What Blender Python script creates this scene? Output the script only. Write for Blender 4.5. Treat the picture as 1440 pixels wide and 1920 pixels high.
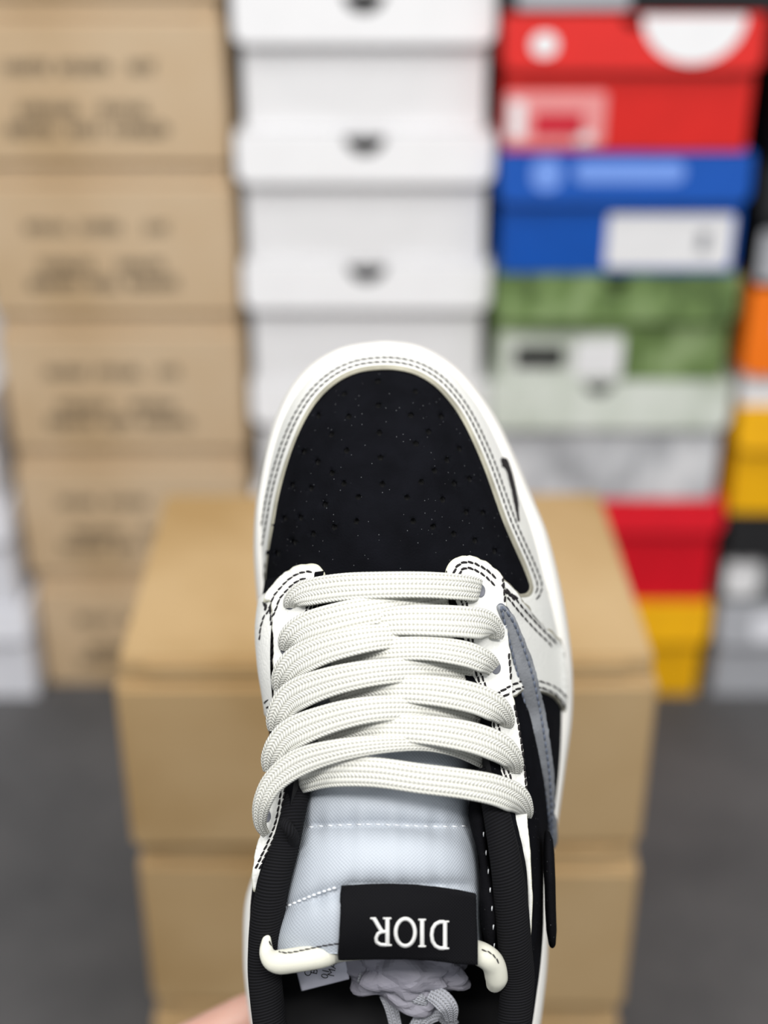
import bpy, bmesh, math, random
from mathutils import Vector, Matrix, noise
from mathutils.bvhtree import BVHTree
from mathutils.geometry import delaunay_2d_cdt

random.seed(7)
for o in list(bpy.data.objects):
    bpy.data.objects.remove(o)
scene = bpy.context.scene
C = scene.collection
R = math.radians

# ------------------------------------------------------------------ camera
EYE_H = 0.903
PITCH = 28.0
cam_d = bpy.data.cameras.new('camera')
cam = bpy.data.objects.new('camera', cam_d)
C.objects.link(cam)
cam.location = (0, 0, EYE_H)
cam.rotation_euler = (R(90 - PITCH), 0, 0)
cam_d.sensor_fit = 'VERTICAL'
cam_d.sensor_height = 36
cam_d.lens = 46.875
cam_d.clip_start = 0.01
cam_d.dof.use_dof = True
cam_d.dof.focus_distance = 0.414
APERTURE = 0.0115
cam_d.dof.aperture_fstop = (cam_d.lens / 1000) / APERTURE
scene.camera = cam

# ------------------------------------------------------------------ world and room lamps
w = bpy.data.worlds.new('world')
scene.world = w
w.use_nodes = True
w.node_tree.nodes['Background'].inputs[0].default_value = (0.92, 0.96, 1.0, 1)
w.node_tree.nodes['Background'].inputs[1].default_value = 0.28


def area(name, loc, size, power, col=(1, 0.98, 0.95)):
    l = bpy.data.lights.new(name, 'AREA')
    l.shape = 'RECTANGLE'
    l.size, l.size_y = size
    l.energy = power
    l.color = col
    o = bpy.data.objects.new(name, l)
    o.location = loc
    C.objects.link(o)
    return o


area('ceiling_lamp', (-0.8, 0.3, 2.5), (1.2, 0.5), 7)
area('ceiling_lamp', (0.8, 0.3, 2.5), (1.2, 0.5), 7)
area('ceiling_lamp', (-0.8, -0.9, 2.5), (1.2, 0.5), 28)
area('ceiling_lamp', (0.8, -0.9, 2.5), (1.2, 0.5), 28)

vs = scene.view_settings
vs.view_transform = 'Standard'
vs.look = 'None'
vs.exposure = 0.64
vs.gamma = 1
vs.use_curve_mapping = False

# ------------------------------------------------------------------ materials
MATS = {}


class NT:
    def __init__(self, name):
        m = bpy.data.materials.new(name)
        m.use_nodes = True
        self.m, self.t = m, m.node_tree
        self.b = self.t.nodes['Principled BSDF']
        MATS[name] = m

    def n(self, kind, **kw):
        x = self.t.nodes.new(kind)
        for k, v in kw.items():
            if k in x.inputs:
                self.plug(v, x.inputs[k])
            else:
                setattr(x, k, v)
        return x

    def plug(self, v, sock):
        if isinstance(v, bpy.types.NodeSocket):
            self.t.links.new(v, sock)
        else:
            sock.default_value = v

    def math(self, op, a, b=0.0, c=0.0):
        x = self.t.nodes.new('ShaderNodeMath')
        x.operation = op
        for i, v in enumerate((a, b, c)):
            self.plug(v, x.inputs[i])
        return x.outputs[0]

    def obj(self):
        return self.n('ShaderNodeTexCoord').outputs['Object']

    def uv(self):
        s = self.n('ShaderNodeSeparateXYZ', Vector=self.n('ShaderNodeTexCoord').outputs['UV'])
        return s.outputs[0], s.outputs[1]

    def noise(self, scale, detail=3, vec=None, rough=0.5):
        return self.n('ShaderNodeTexNoise', Vector=vec or self.obj(), Scale=scale, Detail=detail, Roughness=rough).outputs[0]

    def ramp(self, fac, stops):
        r = self.t.nodes.new('ShaderNodeValToRGB')
        self.plug(fac, r.inputs[0])
        e = r.color_ramp.elements
        while len(e) < len(stops):
            e.new(0.5)
        for i, (p, c) in enumerate(stops):
            e[i].position = p
            e[i].color = (*c, 1)
        return r.outputs[0]

    def bump(self, h, strength, dist):
        b = self.n('ShaderNodeBump', Height=h, Strength=strength, Distance=dist)
        self.t.links.new(b.outputs[0], self.b.inputs['Normal'])

    def set(self, color=None, rough=None, **kw):
        if color is not None:
            if isinstance(color, tuple):
                color = (*color, 1)
            self.plug(color, self.b.inputs['Base Color'])
        if rough is not None:
            self.plug(rough, self.b.inputs['Roughness'])
        for k, v in kw.items():
            self.plug(v, self.b.inputs[k.replace('_', ' ')])
        return self.m


def srgb(r, g, b):
    f = lambda c: (c / 255 / 12.92) if c <= 10 else ((c / 255 + 0.055) / 1.055) ** 2.4
    return (f(r), f(g), f(b))


def board(name, rgb, var=0.06, rough=0.6, scale=30):
    t = NT(name)
    c = srgb(*rgb)
    lo = tuple(max(0, x * (1 - var)) for x in c)
    hi = tuple(min(1, x * (1 + var)) for x in c)
    t.set(t.ramp(t.noise(scale, 4), [(0.3, lo), (0.7, hi)]), rough)
    t.bump(t.noise(220, 3), 0.15, 0.0006)
    return t.m


def plain(name, rgb, rough=0.5, **kw):
    t = NT(name)
    c = srgb(*rgb)
    t.set(t.ramp(t.noise(60, 3), [(0.3, tuple(x * 0.96 for x in c)), (0.7, c)]), rough, **kw)
    return t.m


# suede and nubuck
def suede(name, rgb, lint=0.0, bumpd=0.0004):
    t = NT(name)
    c = srgb(*rgb)
    base = t.ramp(t.noise(90, 5), [(0.3, tuple(x * 0.7 for x in c)), (0.7, tuple(x * 1.25 for x in c))])
    if lint:
        v = t.n('ShaderNodeTexVoronoi', Vector=t.obj(), Scale=900)
        dot = t.math('LESS_THAN', v.outputs['Distance'], 0.14)
        sp = t.n('ShaderNodeSeparateColor', Color=v.outputs['Color'])
        dot = t.math('MULTIPLY', dot, t.math('GREATER_THAN', sp.outputs[0], 0.88))
        dot = t.math('MULTIPLY', dot, lint)
        mx = t.n('ShaderNodeMix', data_type='RGBA')
        t.plug(dot, mx.inputs['Factor'])
        t.plug(base, mx.inputs['A'])
        t.plug((0.5, 0.52, 0.55, 1), mx.inputs['B'])
        base = mx.outputs['Result']
    t.set(base, 0.95, Specular_IOR_Level=0.06)
    t.bump(t.noise(1400, 2), 0.5, bumpd)
    return t.m


suede('nubuck_black', (13, 13.6, 18), 0.2)
suede('suede_black', (14, 14, 17), 0.15)
suede('suede_grey', (128, 131, 136), 0)
suede('raw_edge', (158, 155, 140), 0)
plain('swoosh_edge', (82, 87, 99), 0.9)


def leather():
    t = NT('leather_white')
    o = t.obj()
    c = t.ramp(t.noise(40, 4), [(0.3, srgb(232, 232, 226)), (0.7, srgb(240, 240, 236))])
    t.set(c, 0.48, Specular_IOR_Level=0.35)
    v = t.n('ShaderNodeTexVoronoi', Vector=o, Scale=520, feature='DISTANCE_TO_EDGE').outputs[0]
    h = t.math('ADD', t.math('MULTIPLY', t.math('MINIMUM', v, 0.25), 1.2), t.noise(130, 4))
    t.bump(h, 0.35, 0.0005)


leather()
plain('rubber_white', (240, 238, 232), 0.55)
plain('rubber_sole', (150, 152, 158), 0.7)
plain('thread_dark', (20, 14, 18), 0.8)
plain('thread_white', (225, 228, 232), 0.8)
plain('thread_grey', (96, 104, 120), 0.8)
plain('cream_lining', (228, 226, 205), 0.8)
plain('eyelet_grey', (108, 110, 118), 0.7)
plain('hole_black', (4, 4, 6), 0.9)


def lace_mat(name, rgb):
    t = NT(name)
    u, v = t.uv()                                   # u metres along, v 0..1 round the band
    rib = t.math('ABSOLUTE', t.math('SINE', t.math('MULTIPLY', v, math.pi * 12)))
    tri = t.math('PINGPONG', t.math('MULTIPLY', v, 12.0), 1.0)
    ch = t.math('SINE', t.math('MULTIPLY', t.math('ADD', t.math('MULTIPLY', u, 760.0), tri), math.pi * 2))
    ch = t.math('ADD', t.math('MULTIPLY', ch, 0.5), 0.5)
    h = t.math('ADD', t.math('MULTIPLY', rib, 0.75), t.math('MULTIPLY', ch, 0.5))
    c = srgb(*rgb)
    t.set(t.ramp(h, [(0.05, tuple(x * f for x, f in zip(c, (0.60, 0.59, 0.54)))), (0.7, c)]), 0.75, Specular_IOR_Level=0.25)  # groove shade between the ribs is painted into the colour
    t.bump(h, 0.55, 0.0007)


lace_mat('lace_white', (217, 217, 210))
lace_mat('lace_white_shaded', (170, 172, 180))  # the white lace again, with shade inside the shoe put into its colour


def weave(name, rgb, k, rough=0.5, strength=0.3, contrast=0.85, spec=0.4):
    t = NT(name)
    u, v = t.uv()
    a = t.math('SINE', t.math('MULTIPLY', u, k))
    b = t.math('SINE', t.math('MULTIPLY', v, k))
    h = t.math('ADD', t.math('MULTIPLY', t.math('MULTIPLY', a, b), 0.5), 0.5)
    c = srgb(*rgb)
    t.set(t.ramp(h, [(0.1, tuple(x * contrast for x in c)), (0.8, c)]), rough, Specular_IOR_Level=spec)
    t.bump(h, strength, 0.0004)


weave('nylon_white', (178, 185, 194), 5200, 0.42)
weave('binding_cream', (238, 237, 222), 4200, 0.7, 0.4, 0.85)
weave('label_black', (18, 18, 21), 6500, 0.8, 0.4, 0.6, 0.08)


def knit():
    t = NT('knit_black')
    u, v = t.uv()                                   # u along the collar in metres, v 0..1 around
    s = t.math('SINE', t.math('ADD', t.math('MULTIPLY', u, 7000.0), t.math('MULTIPLY', v, 40.0)))
    s = t.math('ADD', t.math('MULTIPLY', s, 0.5), 0.5)
    t.set(t.ramp(s, [(0.1, srgb(6, 6, 8)), (0.9, srgb(22, 22, 26))]), 0.9, Specular_IOR_Level=0.2)
    t.bump(s, 0.6, 0.0006)


knit()
plain('lining_black', (14, 14, 17), 0.9)
plain('tag_white', (214, 214, 228), 0.5)
plain('ink_black', (22, 22, 26), 0.7)
plain('embroidery_white', (226, 226, 224), 0.6)


def paper_mat():
    t = NT('tissue_paper')
    t.set(t.ramp(t.noise(60, 3), [(0.3, srgb(140, 138, 150)), (0.7, srgb(168, 166, 177))]), 0.7)


paper_mat()


def skin_mat():
    t = NT('skin')
    t.set(t.ramp(t.noise(45, 4), [(0.3, srgb(214, 164, 146)), (0.7, srgb(228, 184, 166))]), 0.5,
          Subsurface_Weight=0.15, Subsurface_Radius=(0.008, 0.003, 0.002), Subsurface_Scale=0.3)
    t.bump(t.noise(500, 3), 0.15, 0.0005)


skin_mat()
plain('nail', (232, 196, 184), 0.3)
plain('sleeve_grey', (70, 72, 78), 0.9)


# ------------------------------------------------------------------ generic object helpers
def link(name, me, mat=None, parent=None, mats=None):
    o = bpy.data.objects.new(name, me)
    C.objects.link(o)
    for m in (mats or ([mat] if mat else [])):
        if not me.materials or MATS[m].name not in [x.name for x in me.materials]:
            me.materials.append(MATS[m])
    if parent:
        o.parent = parent
    return o


def tag(o, label=None, cat=None, group=None, kind=None):
    for k, v in (('label', label), ('category', cat), ('group', group), ('kind', kind)):
        if v:
            o[k] = v
    return o


def empty(name, loc=(0, 0, 0), rot=(0, 0, 0)):
    o = bpy.data.objects.new(name, None)
    o.empty_display_size = 0.02
    o.location = loc
    o.rotation_euler = rot
    C.objects.link(o)
    return o


def mesh_from(verts, faces, smooth=True):
    me = bpy.data.meshes.new('m')
    me.from_pydata([tuple(v) for v in verts], [], faces)
    me.update()
    if smooth:
        me.polygons.foreach_set('use_smooth', [True] * len(me.polygons))
    return me


def box_bm(bm, x0, x1, y0, y1, z0, z1):
    v = [bm.verts.new((x, y, z)) for x in (x0, x1) for y in (y0, y1) for z in (z0, z1)]
    for f in ((0, 1, 3, 2), (4, 6, 7, 5), (0, 4, 5, 1), (2, 3, 7, 6), (0, 2, 6, 4), (1, 5, 7, 3)):
        bm.faces.new([v[i] for i in f])
    return v


def box_mesh(x0, x1, y0, y1, z0, z1, bev=0.002, seg=2):
    bm = bmesh.new()
    box_bm(bm, x0, x1, y0, y1, z0, z1)
    if bev:
        bmesh.ops.bevel(bm, geom=bm.edges[:], offset=bev, segments=seg, affect='EDGES')
    bmesh.ops.recalc_face_normals(bm, faces=bm.faces[:])
    me = bpy.data.meshes.new('m')
    bm.to_mesh(me)
    bm.free()
    return me


def slab_mesh(poly, y0, y1):
    """polygon in x,z extruded from y0 (front) to y1"""
    bm = bmesh.new()
    f = bm.faces.new([bm.verts.new((x, y0, z)) for x, z in poly])
    r = bmesh.ops.extrude_face_region(bm, geom=[f])
    bmesh.ops.translate(bm, verts=[g for g in r['geom'] if isinstance(g, bmesh.types.BMVert)], vec=(0, y1 - y0, 0))
    bmesh.ops.triangulate(bm, faces=[f for f in bm.faces if len(f.verts) > 4])
    bmesh.ops.recalc_face_normals(bm, faces=bm.faces[:])
    me = bpy.data.meshes.new('m')
    bm.to_mesh(me)
    bm.free()
    return me


def round_rect(x0, x1, z0, z1, r, n=5):
    pts = []
    for cx, cz, a0 in ((x1 - r, z1 - r, 0), (x0 + r, z1 - r, 90), (x0 + r, z0 + r, 180), (x1 - r, z0 + r, 270)):
        for i in range(n + 1):
            a = R(a0 + 90 * i / n)
            pts.append((cx + r * math.cos(a), cz + r * math.sin(a)))
    return pts


# ------------------------------------------------------------------ the setting
def floor_mat():
    t = NT('floor_grey')
    t.set(t.ramp(t.noise(5, 6, rough=0.65), [(0.3, srgb(68, 68, 70)), (0.7, srgb(92, 91, 92))]), 0.8)
    t.bump(t.noise(160, 4), 0.3, 0.002)


floor_mat()
plain('wall_dark', (46, 46, 48), 0.8)
tag(link('floor', box_mesh(-2.5, 2.5, -1.5, 2.3, -0.06, 0, 0), 'floor_grey'), kind='structure',
    label='dark grey speckled floor under the box stacks')
tag(link('wall_back', box_mesh(-2.5, 2.5, 2.2, 2.3, 0, 2.6, 0), 'wall_dark'), kind='structure',
    label='dark grey wall behind the box stacks')

# ------------------------------------------------------------------ cardboard boxes


def kraft_mat(name, stops, scale=7):
    t = NT(name)
    n = t.noise(scale, 4)
    fib = t.noise(26, 5)
    c = t.ramp(n, [(p, srgb(*q)) for p, q in zip((0.32, 0.5, 0.72), stops)])
    t.set(c, 0.75)
    t.bump(fib, 0.12, 0.0015)


kraft_mat('kraft', ((190, 161, 122), (206, 179, 144), (212, 188, 156)))
kraft_mat('kraft_plain', ((166, 134, 86), (186, 156, 112), (194, 166, 124)), 6)
plain('kraft_ink', (92, 82, 68), 0.8)
board('box_white', (243, 243, 245), 0.02)
board('box_white_dull', (230, 231, 238), 0.03)
plain('notch_shade', (20, 20, 22), 0.9)  # shade seen through the thumb notches, put into a dark colour
board('box_red', (226, 40, 34), 0.05, 0.4)
board('box_crimson', (222, 10, 34), 0.06, 0.45)
board('box_blue', (8, 84, 182), 0.05, 0.4)
board('box_yellow', (250, 184, 8), 0.08, 0.45)
board('box_orange', (255, 124, 14), 0.05, 0.45)
board('box_black', (28, 28, 30), 0.15, 0.5)
board('box_grey', (178, 180, 186), 0.05, 0.55)
board('box_dark_grey', (110, 112, 114), 0.1, 0.55)
board('print_white', (244, 244, 246), 0.02, 0.4)
board('print_pink', (246, 160, 160), 0.03, 0.4)
board('print_light_blue', (120, 160, 240), 0.03, 0.4)
board('print_red', (214, 44, 62), 0.05, 0.4)
board('print_grey', (150, 152, 158), 0.05, 0.4)


def pattern_mat(name, a, b, c, scale):
    t = NT(name)
    mp = t.n('ShaderNodeMapping', Vector=t.obj(), Scale=(1, 1, 0.6))
    t.set(t.ramp(t.noise(scale, 3, mp.outputs[0], 0.6), [(0.34, srgb(*a)), (0.5, srgb(*b)), (0.66, srgb(*c))]), 0.5)


pattern_mat('box_green_camo', (74, 96, 50), (110, 136, 78), (150, 172, 122), 26)
pattern_mat('box_marble', (168, 170, 174), (206, 208, 212), (232, 233, 236), 22)
pattern_mat('box_marble_lid', (186, 194, 180), (212, 218, 208), (228, 232, 226), 14)

YF = 1.247          # front plane of the coloured stacks
YK = 1.27           # front plane of the kraft and white stacks


def print_words(lines, parent, y):
    """rows of small printed strokes: lines = (x0, x1, z, height) for each word"""
    bm = bmesh.new()
    for (x0, x1, z, h) in lines:
        x = x0
        while x < x1 - 0.002:
            wd = random.uniform(0.0018, 0.0034)
            box_bm(bm, x, x + wd, y - 0.0006, y + 0.0004, z - h / 2, z + h / 2)
            if random.random() < 0.65:
                zz = z + random.choice((-h * 0.42, h * 0.42, 0))
                box_bm(bm, x, x + wd * 2, y - 0.0006, y + 0.0004, zz - h * 0.08, zz + h * 0.08)
            x += wd + random.uniform(0.0016, 0.0032)
    me = bpy.data.meshes.new('m')
    bm.to_mesh(me)
    bm.free()
    o = link('printed_text', me, 'kraft_ink', parent)
    o['kind'] = 'stuff'
    return o


def kraft_box(x0, x1, y0, y1, z0, z1, label, group, text=False, rz=0):
    km = 'kraft' if text else 'kraft_plain'
    cx, cy = (x0 + x1) / 2, (y0 + y1) / 2
    t = empty('cardboard_box', (cx, cy, z0), (0, 0, R(rz)))
    hx, hy, h = (x1 - x0) / 2, (y1 - y0) / 2, z1 - z0
    link('body', box_mesh(-hx, hx, -hy, hy, 0.0008, h - 0.018, 0.003), km, t)
    link('lid', box_mesh(-hx + 0.0035, hx - 0.0035, -hy + 0.0055, hy - 0.003, h - 0.018, h - 0.0008, 0.002), km, t)
    link('tuck_flap', box_mesh(-hx + 0.02, hx - 0.02, -hy + 0.0035, -hy + 0.006, h - 0.016, h - 0.004, 0.0005), km, t)
    if text:
        L = [(-0.080, -0.036, 0.090, 0.011), (-0.028, 0.016, 0.090, 0.011), (0.036, 0.058, 0.090, 0.011),
             (-0.070, -0.015, 0.052, 0.011), (0.005, 0.052, 0.052, 0.011),
             (-0.083, -0.035, 0.034, 0.012), (-0.025, 0.005, 0.034, 0.012), (0.014, 0.068, 0.034, 0.012)]
        print_words(L, t, -hy)
    tag(t, label, 'box', group)
    return t


names = ['bottom', 'second up', 'third up', 'fourth up', 'fifth up', 'topmost']
jig = [0.002, -0.002, 0.001, 0.0, -0.002, 0.002]
for i in range(6):
    kraft_box(-0.391 + jig[i], -0.1445 + jig[i], YK, YK + 0.335, i * 0.1498, (i + 1) * 0.1498,
              'kraft carton with three printed lines, %s in the tall left stack' % names[i],
              'kraft cartons in the tall left stack', True)
jig = [(0.0, 0.0), (0.003, -1.0), (-0.001, 0.6)]
for i in range(3):
    dx, rz = jig[i]
    kraft_box(-0.166 + dx, 0.169 + dx, 0.6726, 0.9, i * 0.1475, (i + 1) * 0.1475,
              'plain kraft brown carton %s the low stack right behind the shoe' % ('at the bottom of', 'in the middle of', 'on top of')[i],
              'plain kraft cartons behind the shoe', rz=rz)


def notch_poly(x0, x1, z0, z1, r, notch, cx=0.0, corner=0.012):
    """front panel outline with rounded lower corners and a half-round thumb notch in its top edge"""
    pts = []
    n = 6
    for c, a0 in (((x0 + r, z0 + r), 180), ((x1 - r, z0 + r), 270)):
        for i in range(n + 1):
            a = R(a0 + 90 * i / n)
            pts.append((c[0] + r * math.cos(a), c[1] + r * math.sin(a)))
    pts.append((x1, z1))
    if notch:
        for i in range(13):
            a = R(-180 * i / 12)
            pts.append((cx + notch * math.cos(a), z1 + notch * 0.95 * math.sin(a)))
    pts.append((x0, z1))
    return pts


def shoe_box(x0, x1, y0, depth, z0, z1, label, group, mat, lid_mat=None, lid_h=0.042, notch=0.0, ncx=0.0, corner=0.012, cat='shoebox', over=0.004, tilt=0.006):
    lid_mat = lid_mat or mat
    cx = (x0 + x1) / 2
    t = empty('shoe_box', (cx, y0, z0))
    hx, h = (x1 - x0) / 2, z1 - z0 - 0.001
    wl = 0.003
    bh = hx - over
    body = bmesh.new()
    box_bm(body, -bh, -bh + wl, over + wl, depth - over, 0.0008, h - 0.004)
    box_bm(body, bh - wl, bh, over + wl, depth - over, 0.0008, h - 0.004)
    box_bm(body, -bh, bh, depth - over - wl, depth - over, 0.0008, h - 0.004)
    box_bm(body, -bh, bh, over + wl, depth - over, 0.0008, 0.0038)
    me = bpy.data.meshes.new('m')
    body.to_mesh(me)
    body.free()
    link('body', me, mat, t)
    link('front_panel', slab_mesh(notch_poly(-bh, bh, 0.0008, h - 0.004, 0.001, notch * 0.9, ncx), over, over + wl), mat, t)
    if notch:
        link('notch_shade_block', box_mesh(-bh + 0.006, bh - 0.006, over + 0.03, depth - 0.02, 0.006, h - 0.006, 0), 'notch_shade', t)  # added dark block, painted as the shade behind the thumb notch
    lid = bmesh.new()
    box_bm(lid, -hx, hx, wl, depth, h - 0.003, h)
    box_bm(lid, -hx, -hx + 0.0025, wl, depth, h - lid_h, h - 0.003)
    box_bm(lid, hx - 0.0025, hx, wl, depth, h - lid_h, h - 0.003)
    box_bm(lid, -hx, hx, depth - 0.0025, depth, h - lid_h, h - 0.003)
    me = bpy.data.meshes.new('m')
    lid.to_mesh(me)
    lid.free()
    L = link('lid', me, lid_mat, t)
    fl = slab_mesh(notch_poly(-hx, hx, h - lid_h, h, corner, notch, ncx), 0, wl)
    for v in fl.vertices:                       # the flap stands off a little at its lower edge
        v.co.y -= tilt * (h - v.co.z) / lid_h
    link('lid_flap', fl, lid_mat, L)
    tag(t, label, cat, group)
    t['_h'] = h
    return t


def sticker(parent, name, x0, x1, z0, z1, mat, y=0.0, r=0.004, label=None, t=0.0008, lidded=None):
    me = slab_mesh(round_rect(x0, x1, z0, z1, min(r, (z1 - z0) / 2.05, (x1 - x0) / 2.05)), y - t, y + 0.0002)
    if lidded:                                  # lies on the tilted lid flap (top, height)
        for v in me.vertices:
            v.co.y -= 0.006 * (lidded[0] - v.co.z) / lidded[1]
    o = link(name, me, mat, parent)
    if label:
        o['label'] = label
    return o


order = ['at the floor', 'second from the floor', 'third from the floor', 'fourth from the floor', 'fifth from the floor', 'sixth from the floor', 'topmost']
jig = [0.002, -0.001, 0.003, 0.001, 0.0, -0.003, 0]
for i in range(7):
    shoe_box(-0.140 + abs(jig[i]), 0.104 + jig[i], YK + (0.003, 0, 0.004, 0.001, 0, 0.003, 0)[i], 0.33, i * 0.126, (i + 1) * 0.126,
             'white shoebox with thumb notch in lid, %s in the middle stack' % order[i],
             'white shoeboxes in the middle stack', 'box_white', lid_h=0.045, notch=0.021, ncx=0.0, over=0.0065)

# far-left low stack of white boxes, cut by the frame
for i in range(3):
    shoe_box(-0.63, -0.392 - (0.0, 0.006, 0.010)[i], YF - 0.004, 0.33, i * 0.123, (i + 1) * 0.123,
             'dull white shoebox %s the low stack left of the kraft cartons' % ('at the bottom of', 'in the middle of', 'on top of')[i],
             'white shoeboxes at the left edge', 'box_white_dull', lid_h=0.04)

# the coloured stack
X0, X1 = 0.108, 0.343
b = shoe_box(X0 + 0.006, X1 + 0.017, YF, 0.33, 0, 0.127, 'yellow shoebox at the bottom of the coloured stack', None, 'box_yellow', lid_h=0.05)
b = shoe_box(X0 + 0.004, X1 + 0.017, YF, 0.33, 0.127, 0.2525, 'crimson red shoebox on the yellow one in the coloured stack', None, 'box_crimson', lid_h=0.035)
b = shoe_box(X0, X1 + 0.008, YF, 0.33, 0.2525, 0.389, 'marbled grey and white shoebox under the green one', None, 'box_marble', 'box_marble_lid', lid_h=0.05, notch=0.016, ncx=-0.012)
b = shoe_box(X0, X1 + 0.002, YF, 0.33, 0.389, 0.5, 'green camouflage shoebox with grey label under the blue box', None, 'box_green_camo', lid_h=0.045, notch=0.014)
sticker(b, 'size_label', -0.113, 0.012, 0.0, 0.050, 'box_marble_lid', 0.004)
sticker(b, 'label_mark', -0.096, -0.046, 0.014, 0.036, 'box_black', 0.0032)
sticker(b, 'barcode_sticker', -0.036, 0.012, 0.004, 0.042, 'print_white', 0.0032)
b = shoe_box(X0, X1, YF, 0.33, 0.5, 0.617, 'blue shoebox with a white size label at its lower right', None, 'box_blue', lid_h=0.045)
sticker(b, 'logo_mark', -0.088, -0.060, 0.083, 0.112, 'print_light_blue', 0.0, 0.012, lidded=(0.116, 0.045))
sticker(b, 'logo_lettering', -0.048, 0.055, 0.090, 0.109, 'print_light_blue', 0.0, 0.009, lidded=(0.116, 0.045))
s = sticker(b, 'size_label', -0.012, 0.108, 0.006, 0.058, 'print_white', 0.004)
sticker(s, 'label_print', 0.075, 0.086, 0.022, 0.042, 'print_grey', 0.0032, 0.002)
b = shoe_box(X0 - 0.001, X1 - 0.004, YF, 0.33, 0.617, 0.739, 'bright red shoebox with a white half disc on its lid', None, 'box_red', lid_h=0.047, notch=0.013, ncx=0.0)
hh = b['_h']
pts = [(0.052 + 0.046 * math.cos(R(a)), hh - 0.001 + 0.040 * math.sin(R(a))) for a in range(180, 361, 12)]
hd = slab_mesh(pts, -0.0012, 0.0002)
for v in hd.vertices:
    v.co.y -= 0.006 * (hh - v.co.z) / 0.047
link('white_half_disc', hd, 'print_white', b)
sticker(b, 'white_dot', -0.092, -0.068, 0.086, 0.106, 'print_white', 0.0, 0.010, lidded=(hh, 0.047))
s = sticker(b, 'size_label', -0.112, -0.020, 0.006, 0.054, 'print_pink', 0.004)
sticker(s, 'label_print', -0.086, -0.040, 0.014, 0.036, 'print_red', 0.0032, 0.002)
sticker(s, 'label_print', -0.108, -0.094, 0.012, 0.046, 'print_white', 0.0032, 0.002)
sticker(s, 'label_print', -0.046, -0.030, 0.008, 0.017, 'print_white', 0.0032, 0.002)
b = shoe_box(X0 - 0.006, X1 + 0.02, YF, 0.33, 0.739, 0.86, 'black shoebox topping the coloured stack above the bright red one', None, 'box_black', lid_h=0.05)
sticker(b, 'size_label', -0.115, -0.015, 0.003, 0.045, 'box_grey', 0.004)

# the stack cut by the right edge
XR = 0.352
zz = [0, 0.124, 0.236, 0.360, 0.486, 0.605, 0.74, 0.87]
spec = [('box_grey', 'box_grey', 'light grey shoebox at the foot of the right edge stack', 0.370),
        ('box_dark_grey', 'box_black', 'grey shoebox with black lid in the right edge stack', 0.367),
        ('box_yellow', 'box_yellow', 'golden yellow shoebox under the orange one at the right edge', 0.362),
        ('print_white', 'box_orange', 'orange lidded shoebox in the right edge stack', 0.358),
        ('box_black', 'box_black', 'black shoebox with grey label on the orange one at right edge', 0.356),
        ('box_black', 'box_dark_grey', 'black shoebox with grey lid high in the right edge stack', 0.362),
        ('box_black', 'box_black', 'plain black shoebox topping the right edge stack', 0.366)]
for i, (m, lm, lab, x0) in enumerate(spec):
    b = shoe_box(x0, x0 + 0.235, YF, 0.33, zz[i], zz[i + 1], lab, None, m, lm, lid_h=(0.05, 0.05, 0.045, 0.088, 0.05, 0.045, 0.05)[i])
    if i == 4:
        sticker(b, 'size_label', -0.112, -0.03, 0.006, 0.056, 'box_grey', 0.004)
    if i == 1:
        sticker(b, 'size_label', -0.112, -0.075, 0.010, 0.058, 'print_white', 0.004, 0.01)
    if i == 3:
        sticker(b, 'logo_mark', -0.088, -0.02, 0.068, 0.110, 'print_pink', 0.0, 0.015, lidded=(0.125, 0.088))
    if i == 0:
        sticker(b, 'logo_mark', -0.080, -0.02, 0.080, 0.112, 'box_white_dull', 0.0, 0.01, lidded=(0.123, 0.05))

# ================================================================== THE SHOE
# Its surfaces are drafted in a drafting frame: sheet position (sx, sy) and distance d from the
# drafting origin; Q turns that into metres in the shoe's own axes.
FPX = 2500.0
BASE = Vector(((735 - 720) / FPX * 0.49, -(2150 - 960) / FPX * 0.49, -0.49))   # under the heel
EYE = -BASE


def lean(sy):
    """the forefoot sits a little higher than drafted: shoe held level to the viewer"""
    t = max(0.0, min(1.0, (1620 - sy) / 640))
    return 0.022 * t * t * (3 - 2 * t)


def Q(sx, sy, d):
    d = d - lean(sy)
    return Vector(((sx - 720) / FPX * d, -(sy - 960) / FPX * d, -d)) - BASE


rot = Matrix.Rotation(R(90 - PITCH), 4, 'X')
shoe = empty('sneaker', (Matrix.Translation((0, 0, EYE_H)) @ rot) @ BASE, (R(90 - PITCH), 0, 0))
tag(shoe, 'black and white low-top sneaker with white laces held up in the foreground', 'sneaker')


def catmull(pts, n, closed=False):
    """n samples through control tuples"""
    pts = [Vector(p) for p in pts]
    m = len(pts)
    segs = m if closed else m - 1
    out = []
    for k in range(n):
        t = k / (n if closed else n - 1) * segs
        i = min(int(t), segs - 1)
        f = t - i
        g = (lambda j: pts[j % m]) if closed else (lambda j: pts[max(0, min(m - 1, j))])
        p0, p1, p2, p3 = g(i - 1), g(i), g(i + 1), g(i + 2)
        out.append(0.5 * ((2 * p1) + (p2 - p0) * f + (2 * p0 - 5 * p1 + 4 * p2 - p3) * f * f + (3 * p1 - p0 - 3 * p2 + p3) * f ** 3))
    return out


def resample(pts, step, closed=False):
    """even arc-length samples of a dense polyline"""
    p = [Vector(x) for x in pts]
    if closed:
        p = p + [p[0]]
    L = [0]
    for a, b in zip(p, p[1:]):
        L.append(L[-1] + (b - a).length)
    n = max(3, int(round(L[-1] / step)))
    out, j = [], 0
    for k in range(n if closed else n + 1):
        s = L[-1] * k / n
        while j < len(L) - 2 and L[j + 1] < s:
            j += 1
        f = (s - L[j]) / max(1e-9, L[j + 1] - L[j])
        out.append(p[j].lerp(p[j + 1], f))
    return out


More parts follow.
